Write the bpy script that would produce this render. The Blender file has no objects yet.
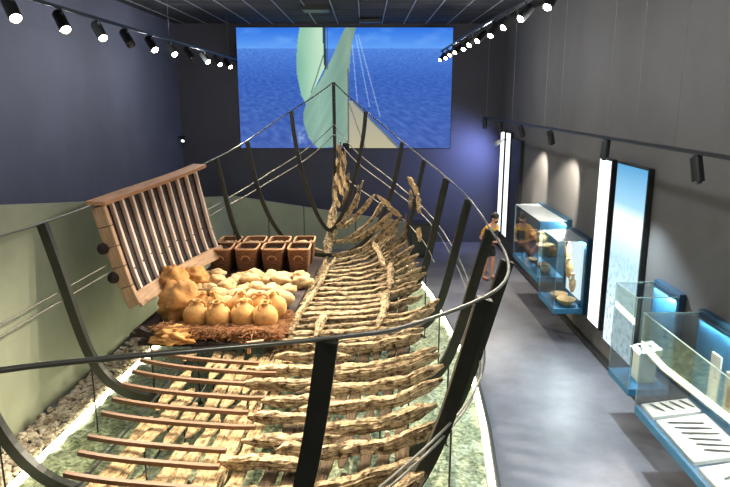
import bpy, math, random
from mathutils import Vector, Matrix, noise
C = bpy.context.scene.collection
SC = bpy.context.scene
random.seed(7)
PI = math.pi

# ------------------------------------------------------------------ camera maths
F, CX, CY, H = 640.0, 365.0, 243.5, 4.5
PIT = math.atan(145.5 / F)
cp, sp = math.cos(PIT), math.sin(PIT)

def at(x, y, z=None, Y=None, X=None):
    """world point seen at photo pixel x, y on a plane of given z, Y or X"""
    a, b = (x - CX) / F, (y - CY) / F
    d = Vector((a, cp - b * sp, -sp - b * cp))
    if z is not None: t = (z - H) / d.z
    elif Y is not None: t = Y / d.y
    else: t = X / d.x
    return Vector((0, 0, H)) + d * t

cam = bpy.data.cameras.new('camera'); co = bpy.data.objects.new('camera', cam); C.objects.link(co)
cam.sensor_width = 36; cam.lens = F / 730 * 36; cam.clip_start = .05; cam.clip_end = 200
co.location = (0, 0, H); co.rotation_euler = (PI / 2 - PIT, 0, 0); SC.camera = co

# ------------------------------------------------------------------ materials
def lin(c):
    c = c / 255
    return c / 12.92 if c <= .04045 else ((c + .055) / 1.055) ** 2.4
def rgb(r, g, b): return (lin(r), lin(g), lin(b), 1)

def newmat(name):
    m = bpy.data.materials.new(name); m.use_nodes = True
    nt = m.node_tree; nt.nodes.clear()
    out = nt.nodes.new('ShaderNodeOutputMaterial')
    return m, nt, out

def mat(name, col, rough=.6, metal=0, var=.25, scale=6, bump=0, bscale=None, spec=.5, stretch=None, coord='Object', rnd=0, col2=None, detail=6, ramp=(.35, .65)):
    m, nt, out = newmat(name); N = nt.nodes.new; L = nt.links.new
    b = N('ShaderNodeBsdfPrincipled'); L(b.outputs[0], out.inputs[0])
    b.inputs['Roughness'].default_value = rough; b.inputs['Metallic'].default_value = metal
    b.inputs['Specular IOR Level'].default_value = spec
    tc = N('ShaderNodeTexCoord'); mp = N('ShaderNodeMapping')
    L(tc.outputs[coord], mp.inputs[0])
    if stretch: mp.inputs['Scale'].default_value = stretch
    n = N('ShaderNodeTexNoise'); n.inputs['Scale'].default_value = scale; n.inputs['Detail'].default_value = detail
    n.inputs['Roughness'].default_value = .65
    L(mp.outputs[0], n.inputs[0])
    r = N('ShaderNodeValToRGB'); L(n.outputs[0], r.inputs[0])
    c2 = col2 or tuple(c * (1 - var) for c in col[:3]) + (1,)
    c1 = col if col2 else tuple(min(1, c * (1 + var * .6)) for c in col[:3]) + (1,)
    r.color_ramp.elements[0].color = c2; r.color_ramp.elements[1].color = c1
    r.color_ramp.elements[0].position, r.color_ramp.elements[1].position = ramp
    src = r.outputs[0]
    if rnd:
        oi = N('ShaderNodeObjectInfo'); mm = N('ShaderNodeMapRange'); L(oi.outputs['Random'], mm.inputs[0])
        mm.inputs[3].default_value = 1 - rnd; mm.inputs[4].default_value = 1 + rnd
        hs = N('ShaderNodeHueSaturation'); L(mm.outputs[0], hs.inputs['Value']); L(src, hs.inputs['Color']); src = hs.outputs[0]
    L(src, b.inputs['Base Color'])
    if bump:
        bp = N('ShaderNodeBump'); bp.inputs['Strength'].default_value = bump; bp.inputs['Distance'].default_value = .02
        n2 = N('ShaderNodeTexNoise'); n2.inputs['Scale'].default_value = bscale or scale * 3; n2.inputs['Detail'].default_value = 8
        L(mp.outputs[0], n2.inputs[0]); L(n2.outputs[0], bp.inputs['Height']); L(bp.outputs[0], b.inputs['Normal'])
    return m

def emit(name, col, s):
    m, nt, out = newmat(name); e = nt.nodes.new('ShaderNodeEmission')
    e.inputs[0].default_value = col; e.inputs[1].default_value = s
    nt.links.new(e.outputs[0], out.inputs[0]); return m

def glass(name, tint, refl=1.0):
    m, nt, out = newmat(name); N = nt.nodes.new; L = nt.links.new
    t = N('ShaderNodeBsdfTransparent'); t.inputs[0].default_value = tint
    g = N('ShaderNodeBsdfGlossy'); g.inputs['Roughness'].default_value = .01
    fr = N('ShaderNodeFresnel'); fr.inputs[0].default_value = 1.45
    ma = N('ShaderNodeMath'); ma.operation = 'MULTIPLY'; ma.inputs[1].default_value = refl
    L(fr.outputs[0], ma.inputs[0])
    mx = N('ShaderNodeMixShader'); L(ma.outputs[0], mx.inputs[0]); L(t.outputs[0], mx.inputs[1]); L(g.outputs[0], mx.inputs[2])
    L(mx.outputs[0], out.inputs[0]); return m

M = {}
M['wall_left'] = mat('wall_paint_slate', rgb(88, 90, 106), .75, var=.12, scale=.7, bump=.05, bscale=40)
M['wall_back'] = mat('wall_paint_charcoal', rgb(66, 66, 74), .75, var=.1, scale=.7, bump=.05, bscale=40)
M['wall_right'] = mat('wall_paint_grey', rgb(96, 94, 91), .75, var=.1, scale=.8, bump=.06, bscale=50)
M['green'] = mat('green_partition_paint', rgb(148, 152, 128), .7, var=.12, scale=.8, bump=.03, bscale=30)
M['ceil'] = mat('dark_ceiling_tile', rgb(34, 34, 36), .9, var=.6, scale=1.3, bump=.3, bscale=20)
M['tbar'] = mat('grey_ceiling_bar', rgb(120, 124, 130), .5, var=.1)
M['floor'] = mat('polished_concrete', rgb(108, 107, 112), .4, var=.3, scale=1.1, bump=.03, bscale=14, detail=9)
M['black'] = mat('black_steel', rgb(42, 44, 42), .42, .3, var=.2, scale=8)
M['cradle'] = mat('dark_olive_steel', rgb(52, 54, 46), .4, .35, var=.2, scale=5)
M['rail'] = mat('grey_steel_rail', rgb(112, 112, 102), .35, .6, var=.1)
M['wire'] = mat('thin_wire', rgb(128, 126, 116), .5, .4, var=.1)
M['sus'] = mat('dull_hanging_wire', rgb(128, 126, 120), .8, var=.1)
M['under'] = mat('gap_shade_planking', rgb(96, 80, 60), .9, scale=1, stretch=(4, 30, 1), coord='UV', col2=rgb(46, 34, 24), bump=.8, bscale=2, rnd=.15, spec=.2, ramp=(.36, .6))  # darker plank wood, the shade between the frames is put into its colour
M['wood'] = mat('waterlogged_wood', rgb(214, 190, 148), .85, scale=1, stretch=(5, 34, 1), coord='UV', col2=rgb(80, 62, 44), bump=1.0, bscale=2.2, rnd=.2, spec=.2, ramp=(.36, .56))
M['plank'] = mat('pale_eroded_plank', rgb(190, 164, 120), .85, scale=1, stretch=(4, 30, 1), coord='UV', col2=rgb(104, 80, 52), bump=.7, bscale=2.0, rnd=.14, spec=.25, ramp=(.34, .58))
M['batten'] = mat('brown_batten_wood', rgb(126, 92, 62), .6, scale=1, stretch=(2, 20, 1), coord='UV', col2=rgb(92, 64, 40), rnd=.08)
M['strake'] = mat('reddish_dark_planking', rgb(44, 25, 19), .8, scale=1, stretch=(2, 24, 1), coord='UV', col2=rgb(24, 14, 11), rnd=.1)
M['oak'] = mat('weathered_oak', rgb(186, 152, 118), .7, scale=1, stretch=(2, 24, 1), coord='UV', col2=rgb(132, 100, 72), rnd=.08)
M['rib'] = mat('pale_rib_wood', rgb(224, 208, 194), .7, scale=1, stretch=(2, 24, 1), coord='UV', col2=rgb(186, 164, 148), rnd=.06)
M['cap'] = mat('caprail_wood', rgb(188, 142, 102), .6, scale=1, stretch=(2, 24, 1), coord='UV', col2=rgb(142, 98, 64))
M['clay'] = mat('buff_clay', rgb(196, 146, 80), .75, var=.3, scale=9, bump=.15, bscale=30, rnd=.08)
M['stone'] = mat('pale_stone', rgb(198, 166, 118), .85, var=.3, scale=9, bump=.4, bscale=22, rnd=.1)
M['hide'] = mat('tan_hide', rgb(190, 136, 72), .8, var=.35, scale=5, bump=.4, bscale=16, rnd=.08)
M['straw'] = mat('rust_twigs', rgb(158, 108, 64), .85, var=.5, scale=25, rnd=.1)
M['basket'] = mat('woven_basket', rgb(136, 90, 56), .75, scale=1, stretch=(18, 60, 1), coord='UV', col2=rgb(66, 38, 22), bump=.6, bscale=1.4, rnd=.08)
M['basket_rim'] = mat('basket_rim_cane', rgb(190, 144, 100), .7, var=.3, scale=30)
M['grain'] = mat('dark_contents', rgb(40, 35, 30), .85, scale=30, col2=rgb(8, 7, 6), bump=.8, bscale=60)
M['grain_pale'] = mat('pale_contents', rgb(222, 200, 160), .85, scale=30, col2=rgb(130, 104, 76), bump=.8, bscale=60)
M['bed'] = mat('green_glass_bed', rgb(196, 204, 164), .35, scale=18, col2=rgb(84, 100, 58), bump=1.0, bscale=22, detail=8, ramp=(.38, .64))
M['gravel'] = mat('gravel_stones', rgb(226, 212, 186), .85, scale=9, col2=rgb(150, 130, 104), detail=2)
M['led'] = emit('led_strip_glow', (1, .97, .66, 1), 6.5)
M['lens_on'] = emit('lit_lens', (1, .86, .6, 1), 30)
M['lens_off'] = mat('unlit_lens', rgb(60, 60, 62), .2)
M['blue'] = mat('blue_case_lining', rgb(46, 112, 150), .5, var=.06)
M['blue_dark'] = mat('blue_case_edge', rgb(20, 58, 80), .5, var=.08)
M['white'] = mat('white_board', rgb(226, 222, 210), .7, var=.05)
M['tan_card'] = mat('tan_caption_card', rgb(186, 176, 158), .8, var=.1)
M['frost'] = mat('frosted_top', rgb(150, 158, 160), .25, var=.08)
M['glass'] = glass('case_glass', (.95, .985, .98, 1), .65)
M['iron'] = mat('rusty_iron', rgb(52, 48, 46), .7, var=.4, scale=20)
M['pot'] = mat('pottery', rgb(196, 160, 108), .7, var=.2, scale=12, rnd=.15)
M['pot_dark'] = mat('brown_pottery', rgb(136, 82, 52), .7, var=.25, scale=12)
M['skin'] = mat('skin', rgb(196, 140, 108), .6, var=.06)
M['yellow'] = mat('yellow_shirt', rgb(228, 168, 44), .8, var=.12, scale=10)
M['darkcloth'] = mat('dark_cloth', rgb(36, 34, 38), .85, var=.2, scale=10)
M['hair'] = mat('dark_hair', rgb(40, 28, 22), .7, var=.3, scale=30)
M['shoe'] = mat('brown_sandal', rgb(120, 70, 60), .7)

def pit(m, scale, dark, lo, hi):
    nt = m.node_tree; N = nt.nodes.new; L = nt.links.new
    b = next(n for n in nt.nodes if n.type == 'BSDF_PRINCIPLED'); src = b.inputs['Base Color'].links[0].from_socket
    tc = N('ShaderNodeTexCoord'); n = N('ShaderNodeTexNoise'); n.inputs['Scale'].default_value = scale; n.inputs['Detail'].default_value = 6; n.inputs['Roughness'].default_value = .7
    L(tc.outputs['Object'], n.inputs[0]); r = N('ShaderNodeValToRGB'); L(n.outputs[0], r.inputs[0])
    r.color_ramp.elements[0].position = lo; r.color_ramp.elements[0].color = dark; r.color_ramp.elements[1].position = hi; r.color_ramp.elements[1].color = (1, 1, 1, 1)
    mx = N('ShaderNodeMixRGB'); mx.blend_type = 'MULTIPLY'; mx.inputs[0].default_value = 1
    L(src, mx.inputs[1]); L(r.outputs[0], mx.inputs[2]); L(mx.outputs[0], b.inputs['Base Color'])
pit(M['wood'], 13, rgb(96, 76, 58), .36, .56); pit(M['plank'], 13, rgb(130, 108, 80), .34, .52)

# ------------------------------------------------------------------ mesh builder
class MB:
    def __init__(s): s.v = []; s.f = []; s.uv = []
    def face(s, idx, uv=None):
        s.f.append(idx); s.uv.append(uv or [(0, 0)] * len(idx))
    def quad(s, a, b, c, d):
        o = len(s.v); s.v += [Vector(p) for p in (a, b, c, d)]; s.face((o, o + 1, o + 2, o + 3), [(0, 0), (1, 0), (1, 1), (0, 1)])
    def box(s, lo, hi, R=None, c=None):
        o = len(s.v)
        for z in (lo[2], hi[2]):
            for x, y in ((lo[0], lo[1]), (hi[0], lo[1]), (hi[0], hi[1]), (lo[0], hi[1])):
                p = Vector((x, y, z))
                if R is not None: p = R @ p
                if c is not None: p = p + Vector(c)
                s.v.append(p)
        for q in ((3, 2, 1, 0), (4, 5, 6, 7), (0, 1, 5, 4), (1, 2, 6, 5), (2, 3, 7, 6), (3, 0, 4, 7)):
            s.face(tuple(o + i for i in q), [(0, 0), (1, 0), (1, .2), (0, .2)])
        return s
    def sweep(s, pts, prof, up=None, ups=None, cap=True, closed=False, disp=None):
        """prof: list of (side, up) offsets or function k,t -> list"""
        n = len(pts); pts = [Vector(p) for p in pts]; rings = []; ln = 0; o0 = None
        for k in range(n):
            if closed: t = pts[(k + 1) % n] - pts[(k - 1) % n]
            else: t = pts[min(k + 1, n - 1)] - pts[max(k - 1, 0)]
            t.normalize()
            u = Vector(ups[k]) if ups else Vector(up or (0, 0, 1))
            sd = t.cross(u)
            if sd.length < 1e-4: sd = t.cross(Vector((1, 0, 0)))
            sd.normalize(); uu = sd.cross(t).normalized()
            pr = prof(k, k / max(1, n - 1)) if callable(prof) else prof
            if k: ln += (pts[k] - pts[k - 1]).length
            o = len(s.v)
            for (a, b) in pr: s.v.append(pts[k] + sd * a + uu * b)
            rings.append((o, ln, len(pr)))
        m = rings[0][2]
        R = list(zip(rings, rings[1:])) + ([(rings[-1], rings[0])] if closed else [])
        for (o, l, _), (o2, l2, _) in R:
            for j in range(m):
                j2 = (j + 1) % m
                s.face((o + j, o + j2, o2 + j2, o2 + j), [(l, j / m), (l, (j + 1) / m), (l2, (j + 1) / m), (l2, j / m)])
        if cap and not closed:
            s.face(tuple(rings[0][0] + j for j in reversed(range(m))), [(0, j / m) for j in reversed(range(m))])
            s.face(tuple(rings[-1][0] + j for j in range(m)), [(rings[-1][1], j / m) for j in range(m)])
        return s
    def tube(s, pts, r, seg=8, closed=False, up=None):
        if callable(r): pr = lambda k, t: [(math.cos(a) * r(t), math.sin(a) * r(t)) for a in [2 * PI * j / seg for j in range(seg)]]
        else: pr = [(math.cos(2 * PI * j / seg) * r, math.sin(2 * PI * j / seg) * r) for j in range(seg)]
        p = Vector(pts[-1]) - Vector(pts[0])
        if up is None: up = (0, 1, .01) if abs(p.z) > max(abs(p.x), abs(p.y)) else (0, 0, 1)
        return s.sweep(pts, pr, up=up, closed=closed)
    def bar(s, p0, p1, w, h, up=(0, 0, 1)):
        return s.sweep([p0, p1], [(-w / 2, -h / 2), (w / 2, -h / 2), (w / 2, h / 2), (-w / 2, h / 2)], up=up)
    def lathe(s, prof, c=(0, 0, 0), seg=20, R=None):
        o = len(s.v); c = Vector(c); m = len(prof)
        for k in range(seg):
            a = 2 * PI * k / seg
            for (r, z) in prof:
                p = Vector((r * math.cos(a), r * math.sin(a), z)); s.v.append((R @ p if R else p) + c)
        for k in range(seg):
            k2 = (k + 1) % seg
            for j in range(m - 1):
                s.face((o + k * m + j, o + k2 * m + j, o + k2 * m + j + 1, o + k * m + j + 1), [(k / seg, j / m), ((k + 1) / seg, j / m), ((k + 1) / seg, (j + 1) / m), (k / seg, (j + 1) / m)])
        return s
    def grid(s, fn, nu, nv):
        o = len(s.v)
        for i in range(nu + 1):
            for j in range(nv + 1): s.v.append(Vector(fn(i / nu, j / nv)))
        for i in range(nu):
            for j in range(nv):
                a = o + i * (nv + 1) + j
                s.face((a, a + nv + 1, a + nv + 2, a + 1), [(i / nu, j / nv), ((i + 1) / nu, j / nv), ((i + 1) / nu, (j + 1) / nv), (i / nu, (j + 1) / nv)])
        return s
    def blob(s, c, r, seed=0, amp=.15, fr=1.5, seg=14, rings=10, R=None, flat=None):
        o = len(s.v); c = Vector(c)
        for i in range(rings + 1):
            th = PI * i / rings
            for k in range(seg):
                a = 2 * PI * k / seg
                d = Vector((math.sin(th) * math.cos(a), math.sin(th) * math.sin(a), math.cos(th)))
                q = 1 + amp * noise.noise(d * fr + Vector((seed * 7.3, seed * 3.1, seed))) * 2
                p = Vector((d.x * r[0], d.y * r[1], d.z * r[2])) * q
                if R: p = R @ p
                p = p + c
                if flat is not None and p.z < flat: p.z = flat
                s.v.append(p)
        for i in range(rings):
            for k in range(seg):
                k2 = (k + 1) % seg
                s.face((o + i * seg + k, o + (i + 1) * seg + k, o + (i + 1) * seg + k2, o + i * seg + k2), [(k / seg, i / rings), (k / seg, (i + 1) / rings), ((k + 1) / seg, (i + 1) / rings), ((k + 1) / seg, i / rings)])
        return s
    def build(s, name, m, parent=None, smooth=False, bevel=0, origin=None):
        me = bpy.data.meshes.new(name)
        og = Vector(origin) if origin is not None else Vector((0, 0, 0))
        me.from_pydata([tuple(v - og) for v in s.v], [], s.f)
        ul = me.uv_layers.new(name='UVMap'); i = 0
        flat = [c for u in s.uv for p in u for c in p]
        ul.data.foreach_set('uv', flat)
        me.validate(); me.update()
        if smooth: me.shade_smooth()
        o = bpy.data.objects.new(name, me); C.objects.link(o); o.location = og
        if m: me.materials.append(m)
        if parent:
            o.parent = parent; o.location = og - PW(parent)
            R = PR(parent)
            if R is not None:
                o.matrix_parent_inverse = Matrix()
        if bevel:
            b = o.modifiers.new('bevel', 'BEVEL'); b.width = bevel; b.segments = 2; b.limit_method = 'ANGLE'
        return o

def PW(o):
    p = Vector((0, 0, 0))
    while o: p = p + o.location; o = o.parent
    return p
def PR(o): return None

def tag(o, label, cat, group=None, kind=None):
    o['label'] = label; o['category'] = cat
    if group: o['group'] = group
    if kind: o['kind'] = kind
    return o
def thing(name, label, cat, loc=(0, 0, 0), group=None):
    o = bpy.data.objects.new(name, None); C.objects.link(o); o.location = loc; o.empty_display_size = .1
    return tag(o, label, cat, group)
def struct(name, mb, m, **k):
    o = mb.build(name, m, **k); o['kind'] = 'structure'; return o
def box(lo, hi): return MB().box(lo, hi)
def dup(root, loc, label=None, rotz=None):
    r = root.copy(); C.objects.link(r); r.location = loc
    if rotz is not None: r.rotation_euler.z = rotz
    if label: r['label'] = label
    for ch in list(root.children):
        c = ch.copy(); C.objects.link(c); c.parent = r
        for g in ch.children:
            d = g.copy(); C.objects.link(d); d.parent = c
    return r

# ------------------------------------------------------------------ room
XL, XR, YB, YN, ZC = -5.65, 4.2, 20.0, -3.0, 6.66
struct('floor', box((XL, YN, -.2), (XR, YB, 0)), M['floor'])
struct('wall_left', box((XL - .2, YN - .2, -.2), (XL, YB + .2, ZC)), M['wall_left'])
struct('wall_right', box((XR, YN - .2, -.2), (XR + .2, YB + .2, ZC)), M['wall_right'])
struct('wall_back', box((XL, YB, -.2), (XR, YB + .2, ZC)), M['wall_back'])
struct('wall_rear', box((XL, YN - .2, -.2), (XR, YN, ZC)), M['wall_left'])
struct('ceiling', box((XL - .2, YN - .2, ZC), (XR + .2, YB + .2, ZC + .2)), M['ceil'])
g = MB(); x = XL + .3
while x < XR:
    g.box((x - .014, YN, ZC - .02), (x + .014, YB, ZC)); x += .65
struct('trim_1', g, M['tbar'])
g = MB(); y = YN + .4
while y < YB:
    g.box((XL, y - .008, ZC - .012), (XR, y + .008, ZC)); y += 1.3
struct('trim_2', g, M['black'])
struct('baseboard_right', box((XR - .1, YN, 0), (XR, YB, .09)), M['black'], bevel=.01)

# ------------------------------------------------------------------ ship frame of reference
TH = math.radians(4)
AX = Vector((math.sin(TH), math.cos(TH), 0)); RT = Vector((math.cos(TH), -math.sin(TH), 0)); OR = Vector((-1.66, 2.33, 0))
def W(u, v, z): return OR + AX * u + RT * v + Vector((0, 0, z))
def uv_of(p):
    d = p - OR; return d.dot(AX), d.dot(RT)
KU = [0, .24, .65, 1.08, 1.55, 2.65, 3.6, 5.3, 7.5, 9.4, 10.6, 11.3, 12.1, 12.7, 13.2]
KB = [.02, .28, .86, 1.36, 1.78, 2.50, 2.74, 2.80, 2.72, 2.47, 2.10, 1.72, .90, .40, .01]
KZ = [3.42, 3.38, 3.3, 3.2, 3.1, 3.02, 3.0, 2.95, 3.0, 3.1, 3.3, 3.55, 4.16, 4.52, 4.84]
NU = [0, 1, 2.5, 4, 6, 9, 10.6, 11.3, 12.1, 13.2]
NM = [2.2, 2.8, 4.4, 6.5, 8, 8, 5, 3, 1.65, 1.5]
NQ = [.84, .8, .79, .8, .82, .83, .8, .77, .93, .95]
DR = .1
def cub(xs, ys, x):
    x = max(xs[0], min(xs[-1], x)); i = 0
    while i < len(xs) - 2 and x > xs[i + 1]: i += 1
    def sl(j):
        a, b = max(0, j - 1), min(len(xs) - 1, j + 1)
        return (ys[b] - ys[a]) / (xs[b] - xs[a])
    h = xs[i + 1] - xs[i]; t = (x - xs[i]) / h
    return (2 * t ** 3 - 3 * t * t + 1) * ys[i] + (t ** 3 - 2 * t * t + t) * h * sl(i) + (-2 * t ** 3 + 3 * t * t) * ys[i + 1] + (t ** 3 - t * t) * h * sl(i + 1)
def hb(u): return max(.01, cub(KU, KB, u))
def zr(u): return cub(KU, KZ, u)
def zk(u): return 1.0 + 1.0 * max(0, (u - 10.6) / 2.2) ** 2 + .25 * max(0, (2.2 - u) / 2.2) ** 2
def qw(u, w):
    m, qb = cub(NU, NM, u), cub(NU, NQ, u)
    return (qb + (1 - qb) * w) * (1 - (1 - w) ** m) ** (1 / m)
def wz(u, q, w): return zk(u) + DR * q + (zr(u) - zk(u) - DR) * w
def hz(u, v):
    q = min(1, abs(v) / hb(u)); a, b = 0.0, 1.0
    for _ in range(26):
        c = (a + b) / 2
        if qw(u, c) < q: a = c
        else: b = c
    return wz(u, q, a)
def section(u, sgn, q0=0.0, q1=1.0, n=26):
    """points on the hull section from keel (0) to rail (1), spaced evenly by arc length"""
    P = []
    for k in range(161):
        w = (k / 160) ** 4; q = qw(u, w); P.append((q * hb(u), wz(u, q, w)))
    S = [0]
    for p, r in zip(P, P[1:]): S.append(S[-1] + math.hypot(r[0] - p[0], r[1] - p[1]))
    out = []; i = 0
    for k in range(n + 1):
        t = (q0 + (q1 - q0) * k / n) * S[-1]
        while i < 159 and S[i + 1] < t: i += 1
        f = (t - S[i]) / max(1e-6, S[i + 1] - S[i])
        out.append(W(u, sgn * (P[i][0] + (P[i + 1][0] - P[i][0]) * f), P[i][1] + (P[i + 1][1] - P[i][1]) * f))
    return out

# ------------------------------------------------------------------ bed under the ship, led strips, gravel, partition
bl = [(0.6, -2.72), (14.6, -2.72)]
br = [(.6, 2.7), (4, 2.76), (6, 2.84), (8, 2.84), (9.2, 2.66), (12, 2.3), (13.4, 2.0), (14.6, 1.7)]
def brv(u):
    for (a, b), (c, d) in zip(br, br[1:]):
        if u <= c: return b + (d - b) * (u - a) / (c - a)
    return br[-1][1]
def bedp(i, j):
    u = .6 + 14 * i; v = -2.72 + (brv(u) + 2.72) * j
    z = .05 + .05 * noise.fractal(Vector((u * 2.2, v * 2.2, 0)), 1, 2, 4) + .03 * noise.noise(Vector((u * 9, v * 9, 3)))
    return W(u, v, max(.012, z))
b = MB().grid(bedp, 260, 100).build('crushed_glass_bed', M['bed'], smooth=True)
tag(b, 'green glassy crushed bed spread beneath the shipwreck between the lit edges', 'ground', kind='stuff')
def led(name, line, side, label):
    mb = MB(); pts = [W(u, v, .055) for u, v in line]
    mb.sweep(pts, [(-.034, -.04), (.034, -.04), (.034, .03), (-.034, .03)], up=(0, 0, 1))
    r = thing(name, label, 'light', W(line[0][0], line[0][1], 0))
    mb.build('diffuser', M['led'], r)
    ch = MB(); ch.sweep([W(u, v + side * .085, .05) for u, v in line], [(-.02, -.05), (.02, -.05), (.02, -.02), (-.02, -.02)])
    ch.build('channel', M['black'], r)
led('light_strip', [(.6, -2.78), (14.6, -2.78)], -1, 'glowing white light strip between the gravel and the green bed')
led('light_strip.001', [(u, v + .06) for u, v in br], 1, 'glowing white light strip along the bed edge beside the dark aisle floor')
mb = MB(); rg = random.Random(3)
for k in range(3600):
    u = rg.uniform(.6, 16); v = -2.9 - rg.random() * .5; s = rg.uniform(.022, .05)
    mb.blob(W(u, v, s * .4 + rg.random() * .025), (s * rg.uniform(.9, 1.5), s, s * .7), seed=k, amp=.2, seg=6, rings=4, R=Matrix.Rotation(rg.random() * 6, 3, 'Z'))
tag(mb.build('gravel', M['gravel']), 'strip of pale gravel along the foot of the green partition', 'gravel', kind='stuff')

def prism(pts, th):
    mb = MB(); n = len(pts); nrm = (Vector(pts[1]) - Vector(pts[0])).cross(Vector(pts[2]) - Vector(pts[0])).normalized() * th
    mb.v = [Vector(p) for p in pts] + [Vector(p) + nrm for p in pts]
    mb.face(tuple(range(n)), [(0, 0)] * n); mb.face(tuple(reversed(range(n, 2 * n))), [(0, 0)] * n)
    for k in range(n): mb.face((k, n + k, n + (k + 1) % n, (k + 1) % n), [(0, 0)] * 4)
    return mb
PV = -3.46
cu, _ = uv_of(Vector((-4.05, 19.0, 0)))
P0, P1 = W(-1.2, PV, 0), W(cu, PV, 0)
struct('wall_partition_left', prism([P0, P1, P1 + Vector((0, 0, 1.64)), W(5.75, PV, 3.13), W(-1.2, PV, 3.9)], -.1), M['green'])
Q1 = Vector((1.25, 19.05, 0))
struct('wall_partition_back', prism([P1, Q1, Q1 + Vector((0, 0, .82)), P1 + Vector((0, 0, 1.64))], -.1), M['green'])

# ------------------------------------------------------------------ steel cradle
cr = thing('steel_cradle', 'dark steel cradle tracing the ship outline around the wreck on thin rods', 'ship frame', W(6.5, 0, 0))
bw, bd = .042, .06
RECT = [(-bw, -bd), (bw, -bd), (bw, bd), (-bw, bd)]
def sink(p, u, sgn):
    return p if u > 10.5 else p - Vector((0, 0, (.3 if sgn > 0 else .5) * max(0, 1 - (p.z - zk(u)) / (zr(u) - zk(u))) ** 2))
def rib_bar(u, sgn, q0=0, q1=1.0):
    pts = section(u, sgn, q0, q1, 30)
    ups = []
    pts = [sink(p, u, sgn) for p in pts]
    for k in range(len(pts)):
        t = (pts[min(k + 1, len(pts) - 1)] - pts[max(k - 1, 0)]).normalized(); ups.append(t.cross(AX) * sgn)
    MB().sweep(pts, RECT if u < 10 else [(a * .72, b * .72) for a, b in RECT], ups=ups).build('frame_bar', M['cradle'], cr)
ST = [1.1, 2.45, 3.75, 5.42, 7.5, 9.35, 10.6, 11.38, 12.18]
for u in ST:
    for sg in (1, -1):
        if sg == -1 and u == 3.75: rib_bar(3.3, -1, .31); continue
        if u in (7.5, 9.35) and sg == -1: continue
        q0 = 0 if u > 11 else (.44 if sg == 1 else .31)
        if u < 2: q0 = .1
        rib_bar(u, sg, q0)
# stem bar and stern post
def stem_pt(t): return W(13.2 + .12 * math.sin(PI * t) , 0, 1.05 + (4.86 - 1.05) * t)
MB().sweep([stem_pt(t / 12) for t in range(5, 13)], [(-.035, -.05), (.035, -.05), (.035, .05), (-.035, .05)], up=AX).build('stem_bar', M['cradle'], cr)
MB().sweep([W(-.02 + .25 * (1 - t / 8) ** 2, 0, 1.25 + 2.2 * t / 8) for t in range(9)], RECT, up=AX).build('stern_bar', M['cradle'], cr)
loop = []
for k in range(97):
    u = 13.2 * (1 - math.cos(PI * k / 96)) / 2; loop.append((u, hb(u), zr(u)))
pts = [W(u, v, z + .01) for u, v, z in loop] + [W(u, -v, z + .01) for u, v, z in reversed(loop[1:-1])]
MB().tube(pts, .0145, 8, closed=True, up=(0, 0, 1)).build('sheer_rail', M['rail'], cr, smooth=True)
def fr_at(u, base): return base - .09 * max(0, 3 - u) + .22 * max(0, (u - 8) / 5.2) ** 1.5
def side_pt(u, fr, sgn):
    w = max(0, min(1, (1.05 + fr * (zr(u) - 1.05) - zk(u)) / (zr(u) - zk(u)))); q = qw(u, w)
    return W(u, sgn * q * hb(u), wz(u, q, w))
for sgn in (1, -1):
    for base in (.52, .46):
        MB().tube([side_pt(.3 + 12.9 * k / 70, fr_at(.3 + 12.9 * k / 70, base), sgn) + RT * sgn * .085 * min(1, (13.2 - (.3 + 12.9 * k / 70)) / 2) for k in range(71)], .011, 6, up=(0, 0, 1)).build('wale_wire', M['wire'], cr, smooth=True)
MB().tube([side_pt(13.1 - 4.4 * k / 40, .53 - .24 * k / 40, 1) for k in range(41)], .011, 6, up=(0, 0, 1)).build('wale_wire', M['wire'], cr, smooth=True)
def rod(u, v, z1, r=.011):
    mb = MB().tube([W(u, v, .02), W(u, v, z1)], r, 6)
    mb.lathe([(0, 0), (.04, 0), (.04, .012), (0, .012)], W(u, v, .05), 10)
    mb.build('support_rod', M['black'], cr)
for u in (3.75, 5.42, 7.5, 9.35, 10.6):
    for sg in (1, -1):
        if sg < 0 and u in (7.5, 9.35): continue
        uu = 3.3 if sg < 0 and u == 3.75 else u
        for q0 in (.62, .46) if sg > 0 else (.62, .34):
            p_ = sink(section(uu, sg, q0, q0, 1)[0], uu, sg); _, v = uv_of(p_); rod(uu, v, p_.z)
for u in (11.38, 12.18):
    q = section(u, 1, .5, .5, 1)[0]; _, v = uv_of(q)
    rod(u, v, q.z); rod(u, -v, q.z)
for v in (-1.25, -.75):
    MB().tube([W(u, v, hz(u, v) - .14) for u in (1.5, 3, 5, 7, 9.5)], .016, 6, up=(0, 0, 1)).build('stringer_rod', M['black'], cr)
    for u in (2.4, 4.4, 6.4): rod(u, v, hz(u, v) - .14)
for u in (2, 5, 8, 11):
    rod(u, .6, hz(u, .6) - .1); rod(u, 1.5, hz(u, 1.5) - .1)

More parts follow.
